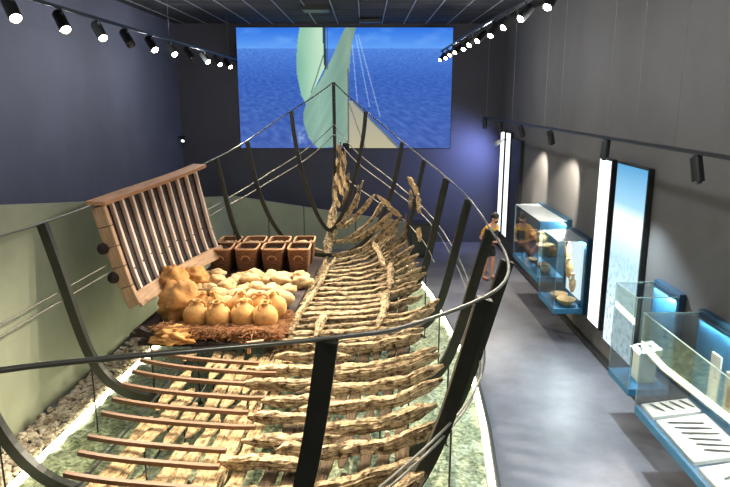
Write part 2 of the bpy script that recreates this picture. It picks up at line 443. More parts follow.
# ------------------------------------------------------------------ the wreck
ship = thing('shipwreck', 'ancient eroded wooden shipwreck hull lying inside the dark steel cradle', 'shipwreck', W(6.5, .5, 0))
def timber(pts, ups, w, h, seed, name, m, parent, er=.35, seg=18, jag=.3, ridge=.3):
    if len(pts) > 2:
        pts = [Vector(p) for p in pts]; ups = [Vector(q) for q in ups]; p2, u2 = [], []
        for k in range(len(pts) - 1):
            for f in (0, .5): p2.append(pts[k].lerp(pts[k + 1], f)); u2.append(ups[k].lerp(ups[k + 1], f))
        pts, ups = p2 + [pts[-1]], u2 + [ups[-1]]
    n = len(pts); sd = seed * 3.77
    base = []
    for j in range(seg):
        a = 2 * PI * j / seg; c, s_ = math.cos(a), math.sin(a)
        e = .55; base.append((math.copysign(abs(c) ** e, c), math.copysign(abs(s_) ** e, s_)))
    def prof(k, t):
        e1 = 1 - er * .5 * (1 + noise.noise(Vector((k * .11, sd, 1)))) ** 2 * .6
        e2 = 1 - er * .5 * (1 + noise.noise(Vector((k * .15, sd, 5)))) ** 2 * .6
        rag = 1 + noise.noise(Vector((sd, 1 if t < .5 else 7, 2)))
        end = min(1, min(t, 1 - t) * n / (3 + 5 * rag) + .3)
        out = []
        for j, (a, b) in enumerate(base):
            q = 1 + ridge * noise.noise(Vector((k * .035, j * 2.37, sd + 40))) + jag * noise.noise(Vector((k * .27, j * .8, sd))) + jag * .6 * noise.noise(Vector((k * .8, j * 1.7, sd + 9)))
            out.append((a * w / 2 * e1 * q * end, b * h / 2 * e2 * q * end))
        return out
    P = []
    for k, p in enumerate(pts):
        P.append(Vector(p) + Vector((noise.noise(Vector((k * .09, sd, 2))), noise.noise(Vector((k * .09, sd, 3))) * 1.2, noise.noise(Vector((k * .1, sd, 4))) * .5)) * .045)
    return MB().sweep(P, prof, ups=ups).build(name, m, parent, smooth=False)
def hw(u, v):
    s_ = hb(u) * .8; r = abs(v) / s_; b = max(0, min(1, (u - 9) / 3))
    return zk(u) + .08 * r + (.34 + .85 * b) * r ** (4 - 1.4 * b)
def frame_piece(u, v0, v1, w, h, seed, lift=.09, skew=0, **kw):
    """a transverse timber following the hull section between v0 and v1"""
    L = abs(v1 - v0); n = max(8, int(L / .055)); pts = []
    for k in range(n + 1):
        t = k / n; v = v0 + (v1 - v0) * t; uu = u + skew * (t - .5)
        pts.append(W(uu, v, hw(uu, v) + lift))
    ups = []
    for k in range(n + 1):
        t = (pts[min(k + 1, n)] - pts[max(k - 1, 0)]).normalized(); ups.append(RT.cross(AX) if abs(t.z) < .2 else t.cross(AX))
    return timber(pts, ups, w, h, seed, 'frame_timber', M['wood'], ship, **kw)
rg = random.Random(11); sd = 0
# aft part: long curved floors to the aisle side
u = 1.9
while u < 6.3:
    sd += 1
    tip = rg.uniform(1.95, 2.2) * min(1, .62 + .16 * u) if u < 3 else rg.uniform(2.0, 2.25)
    v0 = rg.uniform(-.35, .25)
    if rg.random() < .55:
        m_ = rg.uniform(.9, 1.3)
        frame_piece(u, v0, m_, rg.uniform(.11, .15), .13, sd, skew=rg.uniform(-.05, .05))
        frame_piece(u + rg.uniform(.08, .15), m_ - .35, tip, rg.uniform(.11, .15), .14, sd + 50, lift=.13, skew=rg.uniform(-.1, .1))
    else:
        frame_piece(u, v0, tip, rg.uniform(.12, .17), .15, sd, skew=rg.uniform(-.12, .12))
    u += rg.uniform(.37, .47)
# midship: close-set flat timbers with separate rising futtocks
u = 6.35
while u < 10.9:
    sd += 1; e = 1.62 - .05 * max(0, u - 8)
    frame_piece(u, rg.uniform(-.02, .12) + (.12 if u > 9 else 0), e + rg.uniform(-.2, .05), rg.uniform(.12, .19), .075, sd, lift=.11, skew=rg.uniform(-.05, .05), er=.5, jag=.22)
    if rg.random() < .9:
        t1 = hb(u) * rg.uniform(.74, .84)
        frame_piece(u + .1, e - .3, t1, rg.uniform(.09, .13), .12, sd + 80, lift=.1, skew=-rg.uniform(.0, .2))
    u += rg.uniform(.24, .33)
# bow: steeper floors climbing the aisle side
for u, f0, f1, sk in ((10.75, .1, .98, -.2), (10.95, .5, 1.08, -.3), (11.15, .1, 1.0, -.2), (11.35, .4, 1.1, -.4), (11.6, .1, 1.12, -.3), (11.85, .3, 1.15, -.35), (12.1, .1, 1.1, -.2)):
    sd += 1; B = hb(u) * .8
    frame_piece(u, f0 * B, f1 * B, .13, .13, sd, lift=.07, skew=sk, er=.55)
for u, f0, f1 in ((11.1, .3, .55), (11.5, .28, .5)):
    sd += 1
    pts = section(u, -1, .02, f1 * .5, 16)
    ups = [(pts[min(k + 1, 16)] - pts[max(k - 1, 0)]).normalized().cross(AX) * -1 for k in range(17)]
    timber(pts, ups, .14, .12, sd, 'frame_timber', M['wood'], ship)
def long_piece(u0, u1, v, w, h, seed, name, m, lift=0, dv=0, er=.35, jag=.3, seg=14):
    n = max(6, int((u1 - u0) / .09)); pts = []
    for k in range(n + 1):
        t = k / n; u = u0 + (u1 - u0) * t; q = (v + dv * t); pts.append(W(u, q, hw(u, q) + lift))
    ups = []
    for k in range(n + 1):
        uu = u0 + (u1 - u0) * k / n; q = v + dv * k / n; e = .05
        tv = (W(uu, q + e, hw(uu, q + e)) - W(uu, q - e, hw(uu, q - e))).normalized(); ups.append(tv.cross(AX).normalized() if tv.cross(AX).z > 0 else -tv.cross(AX).normalized())
    return timber(pts, ups, w, h, seed, name, m, ship, er=er, jag=jag, seg=seg)
# strakes
for i, v in enumerate([-1.02, -.84, -.66, -.49, -.32, -.15, .02, .19, .36, .53, .7, .87, 1.04, 1.22, 1.4, 1.58, 1.76]):
    u = rg.uniform(1.5, 1.9); end = 10.8 if v > .1 else 6.4
    if v < -.9: u = 2.4; end = 5.6
    while u < end:
        L = rg.uniform(1.1, 3.4) if v > -.6 else rg.uniform(.5, 1.4)
        sd += 1
        e = min(u + L, end)
        if e - u > .3 and (v < .3 or rg.random() < .9):
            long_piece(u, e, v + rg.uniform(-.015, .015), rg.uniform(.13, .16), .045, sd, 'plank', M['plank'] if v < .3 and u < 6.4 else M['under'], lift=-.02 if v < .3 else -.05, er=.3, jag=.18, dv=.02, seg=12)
        u = e + (rg.uniform(.02, .12) if v > -.6 else rg.uniform(.15, .7))
# loose long plank beyond the keel side and stringers above the floors
for (u0, u1, v, dv, w) in ((2.6, 4.9, -.98, .22, .2), (5.6, 7.0, -1.15, .1, .13)):
    sd += 1; long_piece(u0, u1, v, w, .05, sd, 'plank', M['plank'], lift=.0, dv=dv, er=.5)
for (u0, u1, v, dv, w, lf) in ((6.4, 8.2, 1.42, .05, .13, .2), (8.2, 9.6, 1.5, -.02, .14, .2), (9.5, 10.9, 1.38, -.3, .13, .22), (6.3, 7.4, .5, .05, .15, .18), (6.5, 9.2, .06, .14, .1, .14), (9.1, 11.0, .16, .1, .1, .14), (1.7, 2.6, 1.5, .45, .2, .12)):
    sd += 1; long_piece(u0, u1, v, w, .1, sd, 'stringer', M['wood'], lift=lf, dv=dv, er=.5)
long_piece(1.2, 13.0, 0, .2, .22, 400, 'keel', M['wood'], lift=-.14, er=.25)
# eroded stem post and upright bow planking remains
timber([stem_pt(t / 30) + AX * .03 for t in range(0, 17)], [AX] * 17, .12, .14, 401, 'stem_post', M['wood'], ship, er=.5)
def bow_plank(u0, u1, f0, f1, w, seed):
    n = 16; pts = []; ups = []
    for k in range(n + 1):
        t = k / n; u = u0 + (u1 - u0) * t; p = side_pt(u, f0 + (f1 - f0) * t, 1); pts.append(p - RT * .05); ups.append(RT * 1.0 + AX * .9)
    timber(pts, ups, w, .05, seed, 'bow_plank', M['plank'], ship, er=.55, seg=10)
for k, a in enumerate(((12.95, 12.2, .56, .44, .2), (12.9, 12.3, .47, .38, .18), (12.95, 12.45, .65, .58, .18), (11.0, 10.4, .78, .7, .17), (10.5, 10.1, .68, .58, .2), (11.6, 10.9, .5, .44, .13), (10.1, 9.75, .42, .36, .2), (12.85, 12.3, .36, .3, .18))):
    bow_plank(*a, 410 + k)
for k, (u, f0, f1) in enumerate(((12.72, .33, .68), (12.5, .38, .66), (12.25, .32, .55), (11.9, .34, .5), (10.7, .52, .7))):
    n = 14; pts = [side_pt(u + .12 * t / n, f0 + (f1 - f0) * t / n, 1) - RT * .03 for t in range(n + 1)]
    timber(pts, [RT * -1] * (n + 1), .1, .08, 430 + k, 'frame_timber', M['wood'], ship, er=.55)
# modern brown battens standing in for the lost frames
uvs = []
for (x, y) in ((79, 458), (89, 442), (103, 419), (113, 405), (122, 391), (133, 378), (141, 367), (151, 358)):
    uvs.append(uv_of(at(x, y, z=1.14)))
uvs.append((uvs[0][0] - .35, uvs[0][1] + .05)); uvs.append((uvs[0][0] - .8, uvs[0][1] + .1))
for k, (u, v) in enumerate(uvs):
    e = rg.uniform(-.15, .25); n = 14; pts = []
    for j in range(n + 1):
        q = v + (e - v) * j / n; pts.append(W(u + .0, q, hw(u, q) + .1))
    MB().sweep(pts, [(-.024, -.022), (.024, -.022), (.024, .022), (-.024, .022)]).build('batten', M['batten'], ship)

# ------------------------------------------------------------------ reconstructed hull side with cargo
hs = thing('hull_section', 'reconstructed wooden hull side with pale ribs and dark planking behind the cargo', 'hull section', W(8.5, -2.4, 0))
U0, U1 = 6.8, 9.95
def inner(u, f, off):
    """point on the port side at height fraction f, moved inward by off"""
    p = side_pt(u, f, -1); p2 = side_pt(u, f + .02, -1); t = (p2 - p).normalized(); nrm = AX.cross(t).normalized()
    if nrm.dot(RT) < 0: nrm = -nrm
    return p + nrm * off
F0, F1 = .16, .985
for k in range(9):
    a, b = F0 + (F1 - F0) * k / 9, F0 + (F1 - F0) * (k + .97) / 9
    mb = MB(); n = 20
    o = 0
    for j in range(n + 1):
        u = U0 + (U1 - U0) * j / n
        mb.v += [inner(u, a, -.06), inner(u, a, 0), inner(u, b, 0), inner(u, b, -.06)]
    for j in range(n):
        for i in range(4):
            i2 = (i + 1) % 4; q = j * 4
            mb.face((q + i, q + i2, q + 4 + i2, q + 4 + i), [(j * .17, i / 4), (j * .17, (i + 1) / 4), (j * .17 + .17, (i + 1) / 4), (j * .17 + .17, i / 4)])
    mb.face((3, 2, 1, 0), [(0, 0)] * 4); mb.face(tuple(4 * n + i for i in range(4)), [(0, 0)] * 4)
    mb.build('plank', M['strake'], hs)
NR = 10
for k in range(NR):
    u = U0 + .32 + (U1 - U0 - .4) * k / (NR - 1)
    pts = [inner(u, F0 + (F1 - F0) * j / 16, .032) for j in range(17)]
    r = MB().sweep(pts, [(-.036, -.03), (.036, -.03), (.036, .03), (-.036, .03)], ups=[RT] * 17).build('rib', M['rib'], hs, bevel=.006)
    if k % 1 == 0:
        mb = MB()
        p = inner(u, .42 + .02 * (k % 3), .062); mb.blob(p, (.016, .016, .016), seg=8, rings=5)
        mb.build('treenail', M['black'], r)
# sawn end face timber (nearest the viewer), wales and caprail
for k in range(5):
    a, b = F0 + .165 * k, F0 + .165 * (k + .96)
    pts = [inner(U0 - .03, a + (b - a) * j / 6, .03) for j in range(7)]
    MB().sweep(pts, [(-.05, -.1), (.05, -.1), (.05, .1), (-.05, .1)], ups=[RT] * 7).build('end_timber', M['oak'], hs, bevel=.008)
for f in (.66, .42):
    pts = [inner(U0 - .12 + (U1 - U0 + .12) * j / 12, f, -.08) for j in range(13)]
    MB().tube(pts, .085, 12, up=(0, 0, 1)).build('wale', M['strake'], hs, smooth=True)
pts = [side_pt(U0 - .12 + (U1 - U0 + .2) * j / 14, 1, -1) + Vector((0, 0, .03)) + RT * .04 for j in range(15)]
MB().sweep(pts, [(-.15, -.03), (.15, -.03), (.15, .035), (-.15, .035)]).build('caprail', M['cap'], hs, bevel=.008)
mb = MB(); pts = [inner(U0 - .05 + (U1 - U0) * j / 12, .19, .1) for j in range(13)]
mb.sweep(pts, [(-.025, -.12), (.025, -.12), (.025, .12), (-.025, .12)], ups=[Vector((-.6, 0, 1))] * 13).build('ledge_board', M['oak'], hs, bevel=.008)
ZF = 1.17
FU0, FU1, FV0, FV1 = 6.0, 11.0, -2.2, .02
for k in range(9):
    v0 = FV0 + (FV1 - FV0) * k / 9; v1 = v0 + (FV1 - FV0) / 9 - .012
    us = 6.3 if k == 0 else FU0
    mb = MB(); mb.sweep([W(us, (v0 + v1) / 2, ZF - .03), W(FU1, (v0 + v1) / 2, ZF - .03)], [(-(v1 - v0) / 2, -.03), ((v1 - v0) / 2, -.03), ((v1 - v0) / 2, .03), (-(v1 - v0) / 2, .03)])
    mb.build('floor_board', M['strake'], hs)
pts = [W(6.05, -1.2 - .75 * math.sin(a), 1.2 + .16 * (1 - math.cos(a))) for a in [PI / 2 * j / 10 for j in range(11)]]
MB().sweep(pts, [(-.05, -.05), (.05, -.05), (.05, .05), (-.05, .05)], up=AX).build('end_frame', M['strake'], hs)
for u in (6.3, 8, 9.6):
    for v in (-1.9, -1.0):
        MB().tube([W(u, v, .02), W(u, v, ZF - .06)], .014, 6).build('prop_rod', M['black'], hs)

# --- cargo
def fl(x, y, z=ZF): return at(x, y, z=z)
# baskets
def make_basket(loc, fill, label):
    r = thing('basket', label, 'basket', loc, 'square wicker baskets of cargo')
    def sq(s, n=6, e=.3):
        return [(math.copysign(abs(math.cos(2 * PI * j / 24)) ** e, math.cos(2 * PI * j / 24)) * s, math.copysign(abs(math.sin(2 * PI * j / 24)) ** e, math.sin(2 * PI * j / 24)) * s * 1.4) for j in range(24)]
    lv = [(.17, 0), (.19, .1), (.202, .22), (.211, .36), (.215, .46), (.196, .46), (.19, .34)]
    mb = MB()
    pr = [sq(s) for s, z in lv]
    for ring, (s_, z) in zip(pr, lv): mb.v += [Vector((x, y, z)) + Vector(loc) for x, y in ring]
    mb.face(tuple(reversed(range(24))))
    for k in range(len(lv) - 1):
        for j in range(24):
            a, b = k * 24 + j, k * 24 + (j + 1) % 24
            mb.face((a, b, b + 24, a + 24), [(j / 24, k * .1), ((j + 1) / 24, k * .1), ((j + 1) / 24, k * .1 + .1), (j / 24, k * .1 + .1)])
    o = mb.build('body', M['basket'], r, smooth=False)
    mb = MB(); mb.tube([Vector((x, y, .46)) + Vector(loc) for x, y in sq(.21)], .02, 7, closed=True, up=(0, 0, 1)); mb.build('rim', M['basket_rim'], r, smooth=True)
    for sy in (-1, 1):
        mb = MB(); mb.tube([Vector((.085 * math.cos(a), sy * (.29 + .012 * math.sin(a)), .25 + .085 * math.sin(a))) + Vector(loc) for a in [PI * j / 12 for j in range(13)]], .011, 6, up=(0, 1, 0)); mb.build('handle', M['basket_rim'], r, smooth=True)
    mb = MB(); mb.grid(lambda i, j: Vector(loc) + Vector(((i - .5) * .385, (j - .5) * .53, .375 + .05 * noise.noise(Vector((i * 5, j * 5, loc[0] * 9))) + .03 * (1 - (2 * i - 1) ** 2) * (1 - (2 * j - 1) ** 2))), 14, 14)
    c = mb.build('contents', fill, r); c['kind'] = 'stuff'
    r.rotation_euler.z = 0
    return r
BN = ['beside the hull section', 'second from the hull section', 'third from the hull section', 'at the wreck end']
for row, (y0, Yd) in enumerate(((272.5, 0), (272.5, .5))):
    for k in range(4):
        p = fl(219 + 26.2 * k, y0) + AX * (.28 + row * .63) + Vector((0, 0, .0))
        make_basket(tuple(p), M['grain'] if row == 0 else M['grain_pale'],
                    ('brown wicker basket in the front basket row, ' if row == 0 else 'brown wicker basket in the rear basket row, ') + BN[k])
# two-handled jars
def jar_parts(r, loc, s, rot, m):
    prof = [(0, 0), (.06, .01), (.12, .05), (.165, .12), (.182, .2), (.172, .27), (.135, .325), (.085, .36), (.056, .38), (.05, .41), (.062, .425), (.057, .435), (.038, .43), (.036, .38)]
    R = Matrix.Rotation(rot[2], 3, 'Z') @ Matrix.Rotation(rot[0], 3, 'X') @ Matrix.Rotation(rot[1], 3, 'Y')
    mb = MB().lathe([(a * s, b * s) for a, b in prof], loc, 24, R=R); mb.build('body', m, r, smooth=True)
    for sx in (-1, 1):
        pts = [Vector(p) for p in ((.05, 0, .415), (.085, 0, .42), (.112, 0, .39), (.118, 0, .35), (.105, 0, .325))]
        mb = MB().tube([R @ Vector((p.x * sx * s, 0, p.z * s)) + Vector(loc) for p in pts], .014 * s, 6, up=(0, 1, .1)); mb.build('handle', m, r, smooth=True)
JN = ['nearest the hull section', 'second from the hull section', 'third from the hull section', 'at the wreck end']
for k, x in enumerate((193, 217, 240.5, 263)):
    p = fl(x, 333) + AX * .14; p.z = ZF
    r = thing('clay_jar', 'round buff two-handled jar in the front jar row, ' + JN[k], 'jar', p, 'two-handled clay jars of cargo')
    jar_parts(r, p, 1.06, (.12 * (k % 2), .08 * (-1) ** k, .3 * k), M['clay'])
JN2 = ['first from the hull section', 'second from the hull section', 'third from the hull section', 'fourth from the hull section', 'at the wreck end']
for k, x in enumerate((189, 207, 228, 250, 270)):
    p = fl(x, 333) + AX * .56; p.z = ZF + .02
    r = thing('clay_jar', 'buff two-handled jar standing behind the front jar row, ' + JN2[k], 'jar', p, 'two-handled clay jars of cargo')
    jar_parts(r, p, 1.0, (.1 * (-1) ** k, .15 * math.sin(k * 2), .7 * k + 1.2), M['clay'])
# pale stones
rg = random.Random(5); spots = []
for row in range(5):
    for k in range(8):
        u = 7.45 + row * .42 + rg.uniform(-.06, .06); v = -1.95 + k * .29 + rg.uniform(-.07, .07) + (row % 2) * .08
        if row < 2 and k < 2: continue
        spots.append((u, v))
big = W(7.62, -.32, ZF + .14)
n_ = 0
for (u, v) in spots:
    p = W(u, v, 0)
    if (Vector((p.x, p.y, 0)) - Vector((big.x, big.y, 0))).length < .34 or v > .0: continue
    a, b_, c_ = rg.uniform(.15, .21), rg.uniform(.11, .16), rg.uniform(.09, .12)
    z = ZF + c_ * .85 + rg.choice((0, .0, .05))
    n_ += 1
    mb = MB().blob((p.x, p.y, z), (a, b_, c_), seed=n_, amp=.2, fr=1.9, seg=18, rings=12, R=Matrix.Rotation(rg.uniform(-.7, .7), 3, 'Z') @ Matrix.Rotation(rg.uniform(-.3, .3), 3, 'X'))
    o = mb.build('ballast_stone', M['stone'] if u > 7.9 or v > -1 else M['stone'], smooth=True, origin=(p.x, p.y, z))
    tag(o, 'pale rounded stone lying among the other cargo stones between jars and baskets', 'stone', 'pale cargo stones')
o = MB().blob(big, (.3, .17, .16), seed=77, amp=.05, seg=20, rings=12).build('millstone', M['stone'], smooth=True, origin=big)
tag(o, 'large pale oval stone at the wreck edge of the cargo stones', 'stone')
# hides
for k, (x, y, r_, zz, lab) in enumerate(((176, 312, (.3, .36, .34), .22, 'large tan hide sack slumped between the jars and the hull section'), (171, 296, (.25, .33, .26), .32, 'tan hide sack leaning against the ribs behind the largest sack'), (190, 286, (.24, .26, .2), .24, 'small tan sack beside the ribs nearest the baskets'))):
    p = fl(x, y + 8) + AX * .2; p.z = ZF + zz
    mb = MB().blob(p, r_, seed=30 + k, amp=.17, fr=3.0, seg=28, rings=20, flat=ZF + .005, R=Matrix.Rotation(.2 * k, 3, 'Z'))
    tag(mb.build('hide_sack', M['hide'], smooth=True, origin=p), lab, 'sack', 'tan hide sacks of cargo')
p = fl(172, 343)
mb = MB().blob((p.x, p.y + .12, ZF + .05), (.3, .24, .13), seed=66, amp=.3, fr=3.2, seg=44, rings=30, flat=ZF + .004)
o = mb.build('crumpled_hide', M['hide'], smooth=True, origin=p)
tag(o, 'crumpled tan hide cloth on the cargo floor corner before the sacks', 'cloth')
# dunnage twigs
mb = MB(); rg = random.Random(9)
for k in range(2300):
    u = 6.06 + abs(rg.gauss(0, .24)); v = rg.uniform(-1.75, .02)
    if k % 4 == 0: v = rg.uniform(-.3, .02); u = rg.uniform(6.1, 7.3)
    L = rg.uniform(.08, .3); a = rg.gauss(0, .9) ; z = ZF + rg.uniform(.0, .2) * max(.3, 1 - .9 * (u - 6.0))
    c = W(u, v, z); d = RT * math.cos(a) * L / 2 + AX * math.sin(a) * L / 2 + Vector((0, 0, rg.uniform(-.02, .03)))
    r_ = rg.uniform(.003, .006)
    mb.tube([c - d, c + Vector((0, 0, rg.uniform(0, .03))), c + d], r_, 4, up=(0, .1, 1))
tag(mb.build('brushwood', M['straw']), 'rust brown brushwood packed along the front of the cargo floor', 'brushwood', kind='stuff')
p = W(5.8, -.32, 1.12)
mb = MB().bar(p, p + Vector((.0, .0, .14)), .045, .045, up=(1, 0, 0)); mb.bar(p + Vector((-.02, 0, .14)), p + Vector((.2, .03, .16)), .045, .05)
tag(mb.build('wooden_peg', M['cap']), 'small reddish bent wooden piece beneath the front cargo edge', 'wood')

# ------------------------------------------------------------------ projection screen
def in_poly(x, y, P):
    c = False; n = len(P)
    for i in range(n):
        (x1, y1), (x2, y2) = P[i], P[(i + 1) % n]
        if (y1 > y) != (y2 > y) and x < (x2 - x1) * (y - y1) / (y2 - y1) + x1: c = not c
    return c
def segd(x, y, a, b):
    dx, dy = b[0] - a[0], b[1] - a[1]; t = max(0, min(1, ((x - a[0]) * dx + (y - a[1]) * dy) / (dx * dx + dy * dy)))
    return math.hypot(x - a[0] - t * dx, y - a[1] - t * dy)
S1 = [(232, 78), (300, 78), (306, 190), (282, 238), (245, 302), (232, 275), (221, 215), (220, 170), (224, 120)]
S2 = [(365, 78), (397, 78), (384, 125), (376, 200), (372, 300), (370, 425), (280, 437), (252, 405), (238, 360), (237, 330), (250, 290), (290, 230), (330, 155), (352, 105)]
DK = [(372, 290), (392, 296), (412, 318), (535, 437), (372, 437)]
def mixc(a, b, t): t = max(0, min(1, t)); return tuple(p + (q - p) * t for p, q in zip(a, b))
def picture(x, y):
    if y < 140:
        c = mixc((44, 106, 208), (92, 150, 228), (y - 78) / 62)
        c = mixc(c, (120, 170, 235), .5 * max(0, noise.fractal(Vector((x * .012, y * .03, 2)), 1, 2, 4)))
    else:
        d = (y - 140) / 295
        c = mixc((78, 126, 208), (48, 92, 178), d * 3); c = mixc(c, (74, 94, 160), d * .8)
        s = 1 / (.06 + d * .5)
        w = noise.fractal(Vector((x * .03 * s ** .7, (1 / (.12 + d)) * 16, 5)), .8, 2, 5)
        c = mixc(c, (20, 50, 134) if w < 0 else (108, 150, 220), min(.4, abs(w) * .34))
        if x < 250: c = mixc(c, (150, 175, 215), max(0, .75 - math.hypot((x - 225) / 45, (y - 400) / 60)) * (.6 + noise.noise(Vector((x * .1, y * .1, 1)))))
    for a, b in (((395, 100), (436, 310)), ((402, 100), (468, 340)), ((385, 130), (400, 300))):
        if segd(x, y, a, b) < 1.2: c = mixc(c, (210, 225, 235), .5)
    if in_poly(x, y, DK):
        c = mixc((150, 152, 140), (176, 168, 140), (y - 290) / 140)
        if segd(x, y, (392, 296), (535, 437)) < 9 - 4 * (437 - y) / 140: c = (96, 108, 120)
        if abs((x - 375) - (y - 300) * .35) < 1.5: c = (110, 105, 95)
    if in_poly(x, y, S1):
        c = mixc((120, 172, 150), (178, 210, 184), (x - 220) / 70 + .25 * noise.noise(Vector((x * .02, y * .01, 3))))
        if segd(x, y, (300, 160), (262, 270)) < 2: c = (100, 130, 120)
    if in_poly(x, y, S2):
        t = (x - 240) / 130; c = mixc((140, 176, 160), (104, 136, 124), abs(t - .35) * 1.3)
        c = mixc(c, (164, 184, 158), .5 * max(0, 1 - abs((x - 372 + (y - 200) * .02)) / 26))
        c = mixc(c, (90, 118, 112), .25 * (.5 + noise.noise(Vector(((x + y * .5) * .06, y * .008, 4)))))
    if segd(x, y, (302, 78), (306, 196)) < 4: c = (48, 62, 74)
    if 311 < x < 314 and y < 200: c = (60, 80, 110)
    if segd(x, y, (372, 200), (372, 430)) < 2.5: c = (92, 98, 92)
    return c
scr = thing('projection_screen', 'wide projected picture of a sailing boat deck on blue sea filling the back wall', 'screen', (-.4, YB - .03, 2.9))
c_tl, c_tr, c_bl, c_br = at(236.5, 27.5, Y=YB - .03), at(452.5, 27.5, Y=YB - .03), at(240.5, 148, Y=YB - .03), at(450.5, 148, Y=YB - .03)
sx0, sx1, sz0, sz1 = (c_tl.x + c_bl.x) / 2, (c_tr.x + c_br.x) / 2, c_bl.z, c_tl.z
nu, nv = 300, 170
mb = MB().grid(lambda i, j: (sx0 + (sx1 - sx0) * i, YB - .03, sz0 + (sz1 - sz0) * j), nu, nv)
m, nt, out = newmat('projected_sea_picture')
at_ = nt.nodes.new('ShaderNodeVertexColor'); at_.layer_name = 'picture'; em = nt.nodes.new('ShaderNodeEmission'); em.inputs[1].default_value = .95
nt.links.new(at_.outputs[0], em.inputs[0]); nt.links.new(em.outputs[0], out.inputs[0])
o = mb.build('picture', m, scr)
ca = o.data.color_attributes.new('picture', 'FLOAT_COLOR', 'POINT'); buf = []
for i in range(nu + 1):
    for j in range(nv + 1):
        r_, g_, b_ = picture(46 + 634 * i / nu, 435 - 355 * j / nv); buf += [lin(r_), lin(g_), lin(b_), 1]
ca.data.foreach_set('color', buf)
box((sx0 - .03, YB - .025, sz0 - .03), (sx1 + .03, YB, sz1 + .03)).build('backing', M['black'], scr)
# small things on the back wall and ceiling
p = at(346, 147, Y=YB - .12)
r = thing('speaker_box', 'small black box on the back wall under the projected deck', 'speaker', p)
box((p.x - .1, YB - .2, p.z - .12), (p.x + .1, YB, p.z + .12)).build('body', M['black'], r, bevel=.015)
MB().lathe([(0, 0), (.07, 0), (.07, .02), (0, .03)], (p.x, YB - .2, p.z), 16, R=Matrix.Rotation(PI / 2, 3, 'X')).build('cone', M['darkcloth'], r)
p = at(316, 7, Y=16.4)
r = thing('projector', 'black projector hanging below the ceiling before the screen', 'projector', p)
box((p.x - .32, p.y - .3, p.z - .1), (p.x + .32, p.y + .3, p.z + .1)).build('body', M['black'], r, bevel=.02)
MB().lathe([(0, 0), (.08, 0), (.08, .1), (.06, .1), (.055, .05), (0, .05)], (p.x + .12, p.y + .3, p.z), 16, R=Matrix.Rotation(-PI / 2, 3, 'X')).build('lens', M['lens_off'], r, smooth=True)
box((p.x - .03, p.y - .03, p.z + .1), (p.x + .03, p.y + .03, ZC)).build('mount_pole', M['black'], r)
for k in (-1, 1): box((p.x + k * .18 - .09, p.y - .305, p.z - .05), (p.x + k * .18 + .09, p.y - .298, p.z + .05)).build('vent_grille', M['cradle'], r)
p = at(370, 14, Y=19.0)
r = thing('ceiling_fixture', 'small dark flat fixture on the ceiling just before the screen', 'fixture', (p.x, 18.6, ZC))
box((p.x - .3, 18.5, ZC - .12), (p.x + .3, 18.8, ZC - .02)).build('housing', M['black'], r, bevel=.02)
box((p.x - .2, 18.49, ZC - .09), (p.x + .2, 18.5, ZC - .05)).build('slot', M['cradle'], r)
# corner lamp
p = at(182.5, 139, Y=19.6); p.x = XL + .14
r = thing('corner_lamp', 'small black lamp on the left wall near the back corner', 'lamp', (XL, 19.6, p.z))
MB().tube([(XL, 19.6, p.z + .06), (XL + .12, 19.6, p.z + .06)], .02, 8).build('arm', M['black'], r)
MB().lathe([(0, -.1), (.06, -.1), (.07, .1), (.06, .1), (.055, .08), (0, .08)], (XL + .16, 19.55, p.z), 14, R=Matrix.Rotation(2.2, 3, 'X')).build('head', M['black'], r, smooth=True)
MB().lathe([(0, .085), (.05, .085)], (XL + .16, 19.55, p.z), 14, R=Matrix.Rotation(2.2, 3, 'X')).build('lens', emit('dim_lens', (.9, .95, 1, 1), 2.5), r)
# black cabinet behind the hull
p = at(421, 258, z=0)
r = thing('black_cabinet', 'low black cabinet on the floor beyond the bow', 'cabinet', (1.62, p.y, 0))
box((1.3, p.y, .06), (1.95, p.y + .5, .98)).build('body', M['black'], r, bevel=.01)
box((1.28, p.y - .02, .98), (1.97, p.y + .52, 1.01)).build('top', M['black'], r)
box((1.34, p.y + .04, 0), (1.91, p.y + .46, .06)).build('plinth', M['black'], r)
box((1.34, p.y - .015, .12), (1.91, p.y - .001, .94)).build('door', M['cradle'], r, bevel=.004)

# ------------------------------------------------------------------ tracks and spotlights
def spot(p, tgt, e, size, col, blend=.6, rad=.04):
    l = bpy.data.lights.new('spot_beam', 'SPOT'); l.energy = e; l.spot_size = math.radians(size); l.spot_blend = blend; l.color = col; l.shadow_soft_size = rad
    o = bpy.data.objects.new('spot_beam', l); C.objects.link(o); o.location = p
    o.rotation_euler = (Vector(tgt) - Vector(p)).to_track_quat('-Z', 'Y').to_euler(); return o
def track(name, x, z, y0, y1, label, wires):
    r = thing(name, label, 'light track', (x, y0, z))
    box((x - .02, y0, z - .02), (x + .02, y1, z + .02)).build('rail', M['black'], r)
    for y in wires: MB().tube([(x, y, z), (x, y, ZC)], .004, 5).build('suspension_wire', M['sus'], r)
    return r
def head(x, y, z, tgt, on, label, group, e=0, size=45, col=(1, .88, .70), s=1.25, lens=None):
    r = thing('track_spotlight', label, 'spotlight', (x, y, z - .02), group)
    MB().tube([(x, y, z - .02), (x, y, z - .1)], .014 * s, 8).build('stem', M['black'], r)
    c = Vector((x, y, z - .17)); d = (Vector(tgt) - c).normalized(); R = d.to_track_quat('Z', 'Y').to_matrix()
    prof = [(0, -.13), (.05, -.13), (.058, -.11), (.058, .12), (.05, .12), (.048, .09)]
    MB().lathe([(a * s, b * s) for a, b in prof], c, 18, R=R).build('body', M['black'], r, smooth=False)
    MB().lathe([(0, .15 * s), (.025 * s, .142 * s), (.042 * s, .12 * s), (.049 * s, .095 * s)], c, 18, R=R).build('lens', lens or (M['lens_on'] if on else M['lens_off']), r)
    if on and e: spot(c + d * .17 * s, tgt, e, size, col)
